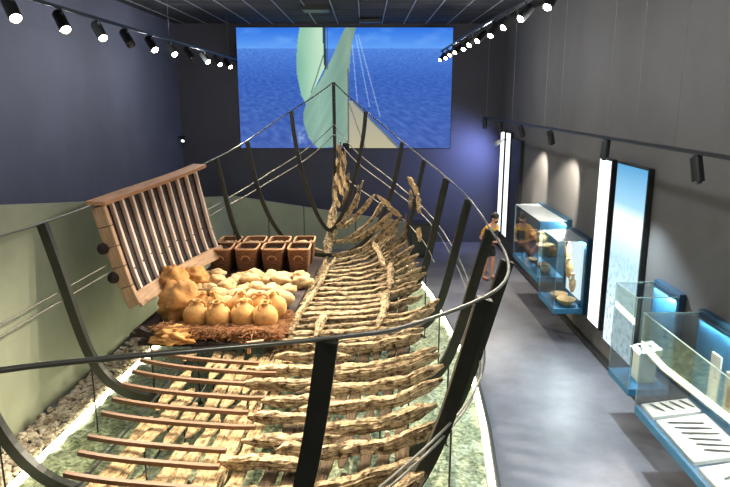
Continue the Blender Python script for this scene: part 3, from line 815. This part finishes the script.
ORD = ['first', 'second', 'third', 'fourth', 'fifth', 'sixth', 'seventh', 'eighth', 'ninth', 'tenth', 'eleventh', 'twelfth']
ZT = 5.6
track('light_track', -3.8, ZT, 1.0, 19.6, 'black ceiling light track along the slate wall to the screen', (3, 8, 13, 18.5))
Ys = [7.27, 8.44, 9.6, 10.7, 11.9, 13.1, 14.4, 15.8, 17.1, 18.4]
for k, y in enumerate(Ys):
    on = k not in (3, 6)
    head(-3.8, y, ZT, W(max(1.5, y - 5.4), .8, 1.1), on, 'black spotlight on the slate wall track, %s from its screen end%s' % (ORD[len(Ys) - 1 - k], '' if on else ', unlit'), 'spotlights on the slate wall track', e=1150 if y < 16 else 520, size=50)
track('light_track.001', 2.06, ZT + .13, 1.0, 18.0, 'black ceiling light track running above the aisle edge of the ship', (3, 7))
Ys = [7.5, 8.65, 9.7, 10.8, 11.9, 12.8, 13.7, 14.8, 15.7, 16.7, 17.7]
for k, y in enumerate(Ys):
    head(2.06, y, ZT + .13, W(max(1.5, y - 5.2), -1.0 if k % 3 else .8, 1.1), True, 'lit spotlight on the track above the aisle, %s from its screen end' % ORD[len(Ys) - 1 - k], 'lit spotlights on the aisle track', s=1.0, e=1050 if y < 15 else 460, size=48)
for y in (2.2, 4.2, 5.8):  # added spots with no heads built, brightening the near part of the ship
    for x, tv in ((-3.8, 1.2), (2.06, -.6)):
        spot((x, y, ZT - .3), W(y - .6, tv, 1.2), 130, 60, (1, .9, .74))
ZW = 3.94
track('light_track.002', 3.5, ZW, 1.0, 19.3, 'black light track along the grey wall above the display cases', (5.5, 6.4, 7.3, 8.4, 9.4, 11.7, 12.7, 15.5, 18.8))
for k, (y, tgt, e, sz, lab) in enumerate(((19.0, (3.6, 18.9, 0), 30, 50, 'black spotlight at the screen end of the grey wall track'), (16.8, (3.3, 14.0, 0), 420, 60, 'black spotlight on the grey wall track above the dark text panel'), (14.5, (4.22, 15.5, 2.2), 430, 64, 'black spotlight on the grey wall track above the farther pottery case'), (12.2, (4.22, 13.4, 2.2), 430, 64, 'black spotlight on the grey wall track between pottery case and tall panels'), (9.4, (3.0, 8.6, 0), 620, 96, 'black spotlight on the grey wall track above the tall blue panel'), (6.75, (3.75, 5.9, .6), 620, 66, 'black spotlight on the grey wall track nearest the tool case'))):
    head(3.5, y, ZW, tgt, True, lab, 'spotlights on the grey wall track', e=e, size=sz, col=(.72, .88, 1) if k == 4 else (1, .92, .8), s=1.1, lens=M['lens_off'] if k not in (2, 3) else M['lens_on'])
for x, ys in ((-3.8, (1.5, 5, 8.5, 12, 15.5)), (2.06, (1.5, 5, 8.5, 12, 15.5))):   # added fill points lifting the general brightness, set below the tracks
    for y in ys:
        l = bpy.data.lights.new('fill_point', 'POINT'); l.energy = 78; l.color = (.93, .95, 1); l.shadow_soft_size = .12
        o = bpy.data.objects.new('fill_point', l); C.objects.link(o); o.location = (x, y, ZT - .32)
# blue wash lamp beside the window strips
p = Vector((3.86, 18.7, 3.25)); q = Vector((3.0, 20, 2.6))
r = thing('wash_lamp', 'small pale lamp beside the far light strips washing the wall blue', 'lamp', (XR, 18.7, 3.3))
d = (q - p).normalized(); R = d.to_track_quat('Z', 'Y').to_matrix()
MB().tube([(XR, 18.7, 3.32), (3.88, 18.7, 3.32), (3.86, 18.7, 3.27)], .015, 8, up=(0, 1, .1)).build('arm', M['black'], r)
MB().lathe([(0, -.12), (.05, -.12), (.075, .1), (.07, .1), (.06, .07)], p, 16, R=R).build('head', M['white'], r, smooth=True)
MB().lathe([(0, .08), (.06, .08)], p, 16, R=R).build('lens', emit('blue_lens', (.4, .5, 1, 1), 8), r)
spot(p + d * .12, (2.6, 20, 2.2), 420, 150, (.3, .38, 1), blend=1, rad=.1)

# ------------------------------------------------------------------ lit wall panels
def panel_mat(name, kind):
    m, nt, out = newmat(name); N = nt.nodes.new; L = nt.links.new
    tc = N('ShaderNodeTexCoord'); sx = N('ShaderNodeSeparateXYZ'); L(tc.outputs['UV'], sx.inputs[0])
    r = N('ShaderNodeValToRGB'); L(sx.outputs[1], r.inputs[0]); e = N('ShaderNodeEmission')
    el = r.color_ramp.elements
    n = N('ShaderNodeTexNoise'); mp = N('ShaderNodeMapping'); L(tc.outputs['UV'], mp.inputs[0]); L(mp.outputs[0], n.inputs[0])
    mx = N('ShaderNodeMixRGB'); mx.blend_type = 'MULTIPLY'
    r2 = N('ShaderNodeValToRGB'); L(n.outputs[0], r2.inputs[0])
    if kind == 'sea':
        el[0].position = 0; el[0].color = rgb(228, 240, 246); el[1].position = 1; el[1].color = rgb(84, 148, 190)
        for p_, c_ in ((.3, rgb(200, 226, 238)), (.5, rgb(176, 212, 232)), (.72, rgb(240, 248, 252)), (.8, rgb(150, 196, 224))):
            q_ = el.new(p_); q_.color = c_
        mp.inputs['Scale'].default_value = (4, 10, 1); mp.inputs['Rotation'].default_value = (0, 0, .5); n.inputs['Scale'].default_value = 3; n.inputs['Detail'].default_value = 8
        r2.color_ramp.elements[0].position = .38; r2.color_ramp.elements[0].color = rgb(150, 180, 196); r2.color_ramp.elements[1].position = .52
        st = 1.15
    else:
        el[0].color = rgb(236, 244, 248); el[1].color = rgb(244, 250, 252)
        mp.inputs['Scale'].default_value = (1.5, 60, 1); n.inputs['Scale'].default_value = 2.2
        r2.color_ramp.elements[0].position = .34; r2.color_ramp.elements[0].color = rgb(190, 205, 212); r2.color_ramp.elements[1].position = .42
        st = 1.5
    mx.inputs[0].default_value = 1
    if kind == 'sea':
        mr = N('ShaderNodeMapRange'); L(sx.outputs[1], mr.inputs[0]); mr.inputs[1].default_value = .62; mr.inputs[2].default_value = .2; mr.inputs[3].default_value = 0; mr.inputs[4].default_value = .8; L(mr.outputs[0], mx.inputs[0])
    L(r.outputs[0], mx.inputs[1]); L(r2.outputs[0], mx.inputs[2]); L(mx.outputs[0], e.inputs[0]); e.inputs[1].default_value = st
    L(e.outputs[0], out.inputs[0]); return m
M['sea_panel'] = panel_mat('backlit_sea_photo', 'sea'); M['text_panel'] = panel_mat('backlit_white_sheet', 'text')
def wall_panel(y0, y1, z0, z1, m, label, dark=False, th=.09):
    r = thing('wall_panel', label, 'panel', (XR, (y0 + y1) / 2, z0))
    box((XR - th, y0, z0), (XR - .012, y1, z1)).build('housing', M['black'], r, bevel=.006)
    mb = MB(); x = XR - th - .004; e = .03
    mb.quad((x, y1 - e, z0 + e), (x, y0 + e, z0 + e), (x, y0 + e, z1 - e), (x, y1 - e, z1 - e)); mb.build('face', m, r)
    return r
wall_panel(10.66, 11.25, .5, 3.5, M['text_panel'], 'narrow glowing white panel on the grey wall beside the blue sea panel')
wall_panel(9.25, 10.45, .42, 3.5, M['sea_panel'], 'tall glowing blue and white sea photo panel on the grey wall')
wall_panel(19.05, 19.6, .5, 3.55, M['text_panel'], 'narrow glowing white strip panel beside the back wall corner')
wall_panel(18.25, 18.85, .5, 3.55, M['text_panel'], 'narrow glowing white strip panel beside the dark text panel')
m = mat('dark_text_panel', rgb(50, 52, 60), .5, scale=1, stretch=(2, 90, 1), coord='UV', col2=rgb(84, 86, 92), ramp=(.36, .42), detail=3)
wall_panel(17.0, 18.1, .5, 3.4, m, 'dark panel with fine pale rows behind the farther pottery case')

# ------------------------------------------------------------------ display cases
XC = 3.56
def case(y0, y1, z0, z1, label, x0=XC, shelf=None, back=None, frost=False):
    r = thing('display_case', label, 'display case', (XR, (y0 + y1) / 2, z0))
    box((x0, y0, z0), (XR - .01, y1, z0 + .1)).build('base_tray', M['blue'], r, bevel=.006)
    box((XR - .1, y0 - .02, z0 - .02), (XR - .012, y1 + .02, z1 + .05)).build('back_panel', back or M['blue_dark'], r, bevel=.004)
    box((XR - .106, y0 + .02, z0 + .1), (XR - .1005, y1 - .02, z1 - .01)).build('lining', M['blue'], r)
    box((XR - .16, y0 + .05, z1 - .03), (XR - .1, y1 - .05, z1 - .004)).build('light_housing', M['blue_dark'], r)
    al = bpy.data.lights.new('case_lamp', 'AREA'); al.shape = 'RECTANGLE'; al.size = .05; al.size_y = y1 - y0 - .12; al.energy = min(110, 60 * (y1 - y0)); al.color = (.92, .97, 1)
    ao = bpy.data.objects.new('case_lamp', al); C.objects.link(ao); ao.location = (XR - .135, (y0 + y1) / 2, z1 - .034); ao.rotation_euler = (0, math.radians(28), 0)
    g_ = .008
    box((x0, y0, z0 + .1), (x0 + g_, y1, z1)).build('front_glass', M['glass'], r)
    box((x0 + g_, y0, z0 + .1), (XR - .1, y0 + g_, z1)).build('side_glass', M['glass'], r)
    box((x0 + g_, y1 - g_, z0 + .1), (XR - .1, y1, z1)).build('side_glass', M['glass'], r)
    box((x0, y0, z1), (XR - .1, y1, z1 + g_)).build('top_cover' if frost else 'top_glass', M['frost'] if frost else M['glass'], r)
    mb = MB()
    for y in (y0 + .003, y1 - .003): mb.bar((x0, y, z1 + .005), (XR - .1, y, z1 + .005), .009, .009)
    mb.bar((x0, y0, z1 + .005), (x0, y1, z1 + .005), .009, .009)
    for y in (y0 + .003, y1 - .003): mb.bar((x0 + .002, y, z0 + .1), (x0 + .002, y, z1), .006, .006, up=(0, 1, 0))
    mb.build('edge', mat('glass_edge', rgb(150, 176, 172), .3, var=.1) if 'edge' not in M else M['edge'], r)
    if shelf: box((x0 + .1, y0 + .03, shelf), (XR - .1, y1 - .03, shelf + .01)).build('shelf', M['glass'], r)
    return r
M['edge'] = mat('glass_edge', rgb(150, 176, 172), .3, var=.1)
case(12.75, 14.95, .78, 2.05, 'long glass case of pottery at the far end of the grey wall', shelf=1.3, frost=True)
case(11.5, 12.58, .52, 1.92, 'glass case with bowls on blue base between pottery case and white panel', frost=True)
case(8.0, 8.72, .56, 1.95, 'small empty-looking glass case before the blue sea panel')
case(3.6, 7.46, .6, 1.93, 'long glass case of iron tools nearest the viewer', x0=3.42)
# fittings inside the cases
mb = box((XR - .13, 11.62, .75), (XR - .11, 12.46, 1.8)); 
tag(mb.build('white_backboard', emit('board_light_emission', (.8, .93, 1, 1), .8)), 'white upright board inside the case with two bowls on its base', 'board')  # plain white board, the light on it is put in as emission
BOWL = [(0, 0), (.05, .0), (.06, .012), (.11, .05), (.135, .085), (.142, .1), (.13, .098), (.1, .055), (.04, .025), (0, .02)]
POT = [(0, 0), (.05, 0), (.09, .05), (.115, .12), (.105, .18), (.06, .22), (.05, .25), (.065, .27), (.055, .27), (.04, .22)]
JUG = [(0, 0), (.03, 0), (.055, .06), (.075, .16), (.07, .25), (.035, .31), (.03, .38), (.045, .4), (.035, .4), (.022, .3)]
def vessel(name, prof, p, s, m, label, group=None, handles=0, R=None, rim=True):
    r = thing(name, label, 'pottery', p, group)
    MB().lathe([(a * s, b * s) for a, b in prof], p, 22, R=R).build('body', m, r, smooth=True)
    for k in range(handles):
        sx = 1 if k else -1; h_ = prof[-3][1] * s; w_ = max(a for a, b in prof) * s
        pts = [Vector((sx * w_ * f, 0, h_ * g)) for f, g in ((.5, .95), (.85, .97), (1.1, .85), (.98, .62))]
        if R: pts = [R @ q for q in pts]
        MB().tube([q + Vector(p) for q in pts], .012 * s, 6, up=(0, 1, .1)).build('handle', m, r, smooth=True)
    return r
zb = .62
vessel('bowl', BOWL, (3.82, 12.1, zb), 1.25, M['pot'], 'shallow buff bowl on the blue case base, farther of the two')
vessel('bowl', BOWL, (3.86, 11.74, zb), 1.3, M['pot'], 'shallow buff bowl on the blue case base, nearest the aisle viewer')
for k, (y, z, s, lab) in enumerate(((12.2, 1.42, .9, 'highest pale jug fixed on the white board in the bowl case'), (12.05, 1.08, 1.0, 'pale jug fixed midway up the white board in the bowl case'), (11.8, .86, .9, 'lowest pale jug fixed on the white board above the bowls'))):
    vessel('jug', JUG, (XR - .22, y, z), s, M['pot'], lab, 'pale jugs on the white board', handles=1)
    o = bpy.data.objects[-1] if False else None
za = .88
for k, (y, x, pr, s, m_, sh, lab) in enumerate(((14.5, 3.85, POT, .9, 'pot_dark', 0, 'brown pot on the far end of the long pottery case base'), (14.0, 3.8, BOWL, .95, 'pot', 0, 'buff bowl on the long pottery case base beside the brown pot'), (13.5, 3.85, BOWL, 1.1, 'pot_dark', 0, 'brown bowl midway along the pottery case base'), (13.0, 3.8, POT, .8, 'pot', 0, 'buff pot at the near end of the pottery case base'), (14.4, 3.85, POT, .9, 'pot_dark', 1, 'brown pot on the glass shelf at the far end'), (13.85, 3.9, POT, 1.15, 'pot', 1, 'round buff pot on the glass shelf beside the wide bowl'), (13.35, 3.85, BOWL, 1.35, 'pot', 1, 'wide buff bowl on the glass shelf'), (12.98, 3.9, POT, .75, 'pot_dark', 1, 'small brown pot at the near end of the glass shelf'))):
    vessel('bowl' if pr is BOWL else 'pot', pr, (x, y, 1.311 if sh else za), s, M[m_], lab, 'pottery in the long case', handles=2 if pr is POT else 0)
# tool boards
def board(y0, y1, x0, x1, z0, z1, label, th=.05):
    r = thing('tool_board', label, 'board', (x0, (y0 + y1) / 2, z0))
    mb = MB(); mb.v = [Vector(p) for p in ((x0, y0, z0), (x1, y0, z1), (x1, y1, z1), (x0, y1, z0), (x0, y0, z0 + th), (x1, y0, z1 + th), (x1, y1, z1 + th), (x0, y1, z0 + th))]
    for q in ((3, 2, 1, 0), (4, 5, 6, 7), (0, 1, 5, 4), (1, 2, 6, 5), (2, 3, 7, 6), (3, 0, 4, 7)): mb.face(q, [(0, 0)] * 4)
    mb.build('slab', M['white'], r, bevel=.006)
    mb = MB(); mb.bar((x1 - .06, y0 + .1, z0 - .0), (x1 - .06, y0 + .1, z1), .03, .03, up=(0, 1, 0)); mb.bar((x1 - .06, y1 - .1, z0), (x1 - .06, y1 - .1, z1), .03, .03, up=(0, 1, 0)); mb.build('prop', M['white'], r)
    return lambda x, y, e=.012: Vector((x, y, z0 + th + (z1 - z0) * (x - x0) / (x1 - x0) + e))
def spike(S, a, b, w, label, group, name='iron_spike', leaf=False):
    A, B = S(*a), S(*b); mb = MB(); n = 10
    def pr(k, t):
        r_ = w * ((.35 + 1.1 * math.sin(PI * min(1, t * 1.3)) if t < .75 else .5) if leaf else (.3 + .9 * math.sin(PI * (t * .85 + .1))))
        return [(r_, 0), (r_ * .6, .007), (-r_ * .6, .007), (-r_, 0), (-r_ * .6, -.007), (r_ * .6, -.007)]
    mb.sweep([A.lerp(B, k / n) for k in range(n + 1)], pr)
    tag(mb.build(name, M['iron'], origin=A), label, 'iron tool', group)
S = board(6.08, 6.98, 3.47, 4.04, .70, .79, 'white sloping board carrying six long dark iron spikes')
for k in range(6):
    y = 6.88 - .125 * k; spike(S, (3.56 + .02 * k, y), (3.92 + .02 * (k % 3), y - .12), .013, 'long dark iron spike on the white board with six spikes', 'long iron spikes on the white board')
S = board(7.06, 7.4, 3.47, 4.04, .70, .78, 'small white board at the far end of the tool case carrying short spikes')
for k in range(4):
    x = 3.56 + .12 * k; spike(S, (x, 7.35), (x + .08, 7.14), .014, 'short dark iron spike on the small board at the far case end', 'short iron spikes on the small board')
S = board(4.9, 5.98, 3.47, 4.04, .70, .8, 'white sloping board carrying three broad iron spearheads')
for k in range(3):
    y = 5.82 - .3 * k; spike(S, (3.92, y), (3.6, y - .1), .028, ['broad iron spearhead on its board beside the long spikes', 'broad iron spearhead in the middle of its board', 'broad iron spearhead at the near end of its board'][k], 'iron spearheads on the white board', name='iron_spearhead', leaf=True)
# caption cards and hanging tools on the back of the tool case
for k, (y, z, w, h_, mm, lab) in enumerate(((6.95, .98, .2, .62, 'white', 'white upright card at the back of the tool case, farthest'), (6.55, 1.0, .34, .5, 'tan_card', 'tan caption card at the back of the tool case beside the white card'), (5.9, 1.28, .7, .3, 'tan_card', 'wide tan caption card high at the back of the tool case'))):
    r = thing('caption_card', lab, 'card', (XR - .11, y, z))
    box((XR - .125, y - w / 2, z), (XR - .102, y + w / 2, z + h_)).build('sheet', M[mm], r)
    if mm == 'tan_card':
        for q in range(2): box((XR - .13, y - w * .32 + q * w * .4, z + h_ * .2), (XR - .125, y - w * .05 + q * w * .35, z + h_ * .7)).build('drawing', M['pot_dark'] if q else M['white'], r)
for k in range(5):
    y = 6.2 - .14 * k; p = Vector((XR - .13, y, 1.2))
    r = thing('iron_hook', 'dark iron hook tool hanging on the blue back of the tool case', 'iron tool', p, 'iron tools hanging in the tool case')
    MB().tube([p, p - Vector((0, 0, .12)), p - Vector((0, .0, .26))], lambda t: .012 + .008 * t, 7).build('shaft', M['iron'], r)
    MB().tube([p - Vector((0, 0, .26)), p - Vector((.01, .03, .3)), p - Vector((.01, .06, .28))], .01, 6, up=(1, 0, 0)).build('hook', M['iron'], r)
# pedestal in the small case
p = Vector((3.86, 8.3, .661))
r = thing('pedestal', 'white tilted block on the base of the small case', 'pedestal', p)
box((p.x - .1, p.y - .12, p.z), (p.x + .13, p.y + .12, p.z + .42)).build('block', M['white'], r, bevel=.008)
mb = MB(); mb.v = [Vector(q) for q in ((p.x - .14, p.y - .17, p.z + .42), (p.x + .17, p.y - .17, p.z + .42), (p.x + .17, p.y + .17, p.z + .42), (p.x - .14, p.y + .17, p.z + .42), (p.x - .14, p.y - .17, p.z + .44), (p.x + .17, p.y - .17, p.z + .52), (p.x + .17, p.y + .17, p.z + .52), (p.x - .14, p.y + .17, p.z + .44))]
for q in ((3, 2, 1, 0), (4, 5, 6, 7), (0, 1, 5, 4), (1, 2, 6, 5), (2, 3, 7, 6), (3, 0, 4, 7)): mb.face(q, [(0, 0)] * 4)
mb.build('sloping_top', M['white'], r, bevel=.005)
o = MB().blob((p.x, p.y, p.z + .5), (.1, .04, .022), seed=4, amp=.2).build('iron_fragment', M['iron'], smooth=True, origin=(p.x, p.y, p.z + .5))
tag(o, 'small dark fragment lying on the tilted white block', 'fragment')

# ------------------------------------------------------------------ visitor
def skin_mesh(joints, edges, radii, name, m, parent, sub=2, origin=(0, 0, 0)):
    me = bpy.data.meshes.new(name); me.from_pydata([tuple(j) for j in joints], edges, []); o = bpy.data.objects.new(name, me); C.objects.link(o)
    md = o.modifiers.new('skin', 'SKIN'); md.use_smooth_shade = True
    for k, r_ in enumerate(radii):
        sv = me.skin_vertices[0].data[k]; sv.radius = r_ if isinstance(r_, tuple) else (r_, r_); sv.use_root = (k == 0)
    sb = o.modifiers.new('sub', 'SUBSURF'); sb.levels = sub; sb.render_levels = sub
    dg = bpy.context.evaluated_depsgraph_get(); dg.update()
    nm = bpy.data.meshes.new_from_object(o.evaluated_get(dg)); nm.name = name
    bpy.data.objects.remove(o)
    nm.materials.clear(); nm.materials.append(m); nm.shade_smooth()
    q = bpy.data.objects.new(name, nm); C.objects.link(q)
    if parent: q.parent = parent
    return q
pp = at(488, 279, z=0)
per = thing('person', 'person in yellow shirt, dark shorts and dark vest looking down into the pottery case', 'person', (pp.x + .0, pp.y, 0))
per.rotation_euler.z = math.radians(-52)   # local -Y is the front before turning; built facing +X below
J = {}
def body():
    v = []; e = []; r = []
    def add(p, rad, par=None):
        v.append(Vector(p)); r.append(rad); i = len(v) - 1
        if par is not None: e.append((par, i))
        return i
    pel = add((0, 0, .9), (.14, .115)); wa = add((.0, 0, 1.06), (.125, .1), pel); ch = add((.0, 0, 1.25), (.155, .115), wa); sh = add((.01, 0, 1.38), (.12, .085), ch)
    nk = add((.04, 0, 1.46), (.05, .05), sh); jw = add((.085, 0, 1.53), (.062, .065), nk); hd = add((.09, 0, 1.6), (.078, .088), jw); tp = add((.075, 0, 1.675), (.06, .068), hd)
    ns = add((.175, 0, 1.555), (.014, .014), jw)
    for s in (-1, 1):
        hp = add((0, s * .09, .84), (.088, .092), pel); kn = add((.02 + .02 * s, s * .1, .47), (.055, .058), hp); cf = add((.0 + .03 * s, s * .1, .33), (.053, .056), kn); an = add((-.02 + .04 * s, s * .1, .09), (.034, .036), cf)
        ft = add((.05 + .04 * s, s * .11, .045), (.036, .032), an); add((.15 + .04 * s, s * .12, .03), (.03, .022), ft)
        so = add((.0, s * .185, 1.36), (.055, .055), sh); el = add((-.1, s * .27, 1.09), (.04, .042), so); wr = add((.19, s * .13, 1.02), (.027, .029), el); pm = add((.26, s * .07, 1.02), (.032, .02), wr)
        for k, (dz, L) in enumerate(((.028, .07), (.01, .08), (-.008, .075), (-.026, .06))):
            a = add((.285, s * .035, 1.02 + dz), .009, pm); add((.295, s * .0, 1.015 + dz * .9), .0075, a)
        t = add((.25, s * .06, 1.06), .011, pm); add((.275, s * .03, 1.075), .008, t)
        J[s] = dict(so=v[so], el=v[el], hp=v[hp], kn=v[kn])
    for q in v:
        if q.z > .9: q.x += (q.z - .9) * .1
    return v, e, r
v, e, r_ = body()
skin_mesh(v, e, r_, 'body', M['skin'], per, 2)
# shirt, vest, shorts, hair, sandals
sv = [(0, 0, .93), (.018, 0, 1.08), (.035, 0, 1.25), (.058, 0, 1.38), (.083, 0, 1.43)]; se = [(0, 1), (1, 2), (2, 3), (3, 4)]; sr = [(.155, .13), (.145, .12), (.17, .132), (.135, .1), (.07, .07)]
for s in (-1, 1):
    k = len(sv); sv += [J[s]['so'], J[s]['so'].lerp(J[s]['el'], .75)]; se += [(3, k), (k, k + 1)]; sr += [.07, .062]
skin_mesh(sv, se, sr, 'shirt', M['yellow'], per, 2)
mb = MB()
def vest(i, j):
    a = -.62 + 1.24 * i; z = .98 + .32 * j; w = .185 - .03 * abs(j - .5)
    return Vector((math.cos(a) * (w - .015 + .02 * (1 - abs(j - .4))) + (z - .9) * .1, math.sin(a) * w * .98, z))
mb.grid(vest, 14, 8); o = mb.build('vest', M['darkcloth'], None, smooth=True); o.parent = per; so = o.modifiers.new('t', 'SOLIDIFY'); so.thickness = .012
hv = [(0, 0, .95), (0, 0, .87)]; he = [(0, 1)]; hr = [(.15, .125), (.145, .125)]
for s in (-1, 1):
    k = len(hv); hv += [J[s]['hp'], J[s]['hp'].lerp(J[s]['kn'], .75)]; he += [(1, k), (k, k + 1)]; hr += [.105, .088]
skin_mesh(hv, he, hr, 'shorts', M['darkcloth'], per, 2)
mb = MB().blob((.137, 0, 1.65), (.108, .1, .095), seed=2, amp=.06, seg=18, rings=12); o = mb.build('hair', M['hair'], None, smooth=True); o.parent = per
mb = MB().blob((.187, 0, 1.515), (.05, .058, .04), seed=3, amp=.08); o = mb.build('beard', M['hair'], None, smooth=True); o.parent = per
for s in (-1, 1):
    mb = MB().blob((.237, s * .032, 1.6), (.008, .012, .008), seg=8, rings=6); o = mb.build('eye', M['hair'], None, smooth=True); o.parent = per
    mb = MB().blob((.152, s * .086, 1.585), (.022, .012, .03), seg=10, rings=8); o = mb.build('ear', M['skin'], None, smooth=True); o.parent = per
    mb = MB().blob((.07 + .04 * s, s * .112, .03), (.125, .05, .03), seg=14, rings=8, flat=0.0); o = mb.build('sandal', M['shoe'], None, smooth=True); o.parent = per

# ------------------------------------------------------------------ world and view
w = bpy.data.worlds.new('world'); SC.world = w; w.use_nodes = True
w.node_tree.nodes['Background'].inputs[0].default_value = (.02, .02, .025, 1)
SC.view_settings.view_transform = 'Standard'; SC.view_settings.look = 'None'; SC.view_settings.exposure = 0.35; SC.view_settings.gamma = 1
SC.view_settings.use_curve_mapping = False
SC.cycles.max_bounces = 8; SC.cycles.transparent_max_bounces = 12; SC.cycles.caustics_reflective = False; SC.cycles.caustics_refractive = False
SC.cycles.use_denoising = True
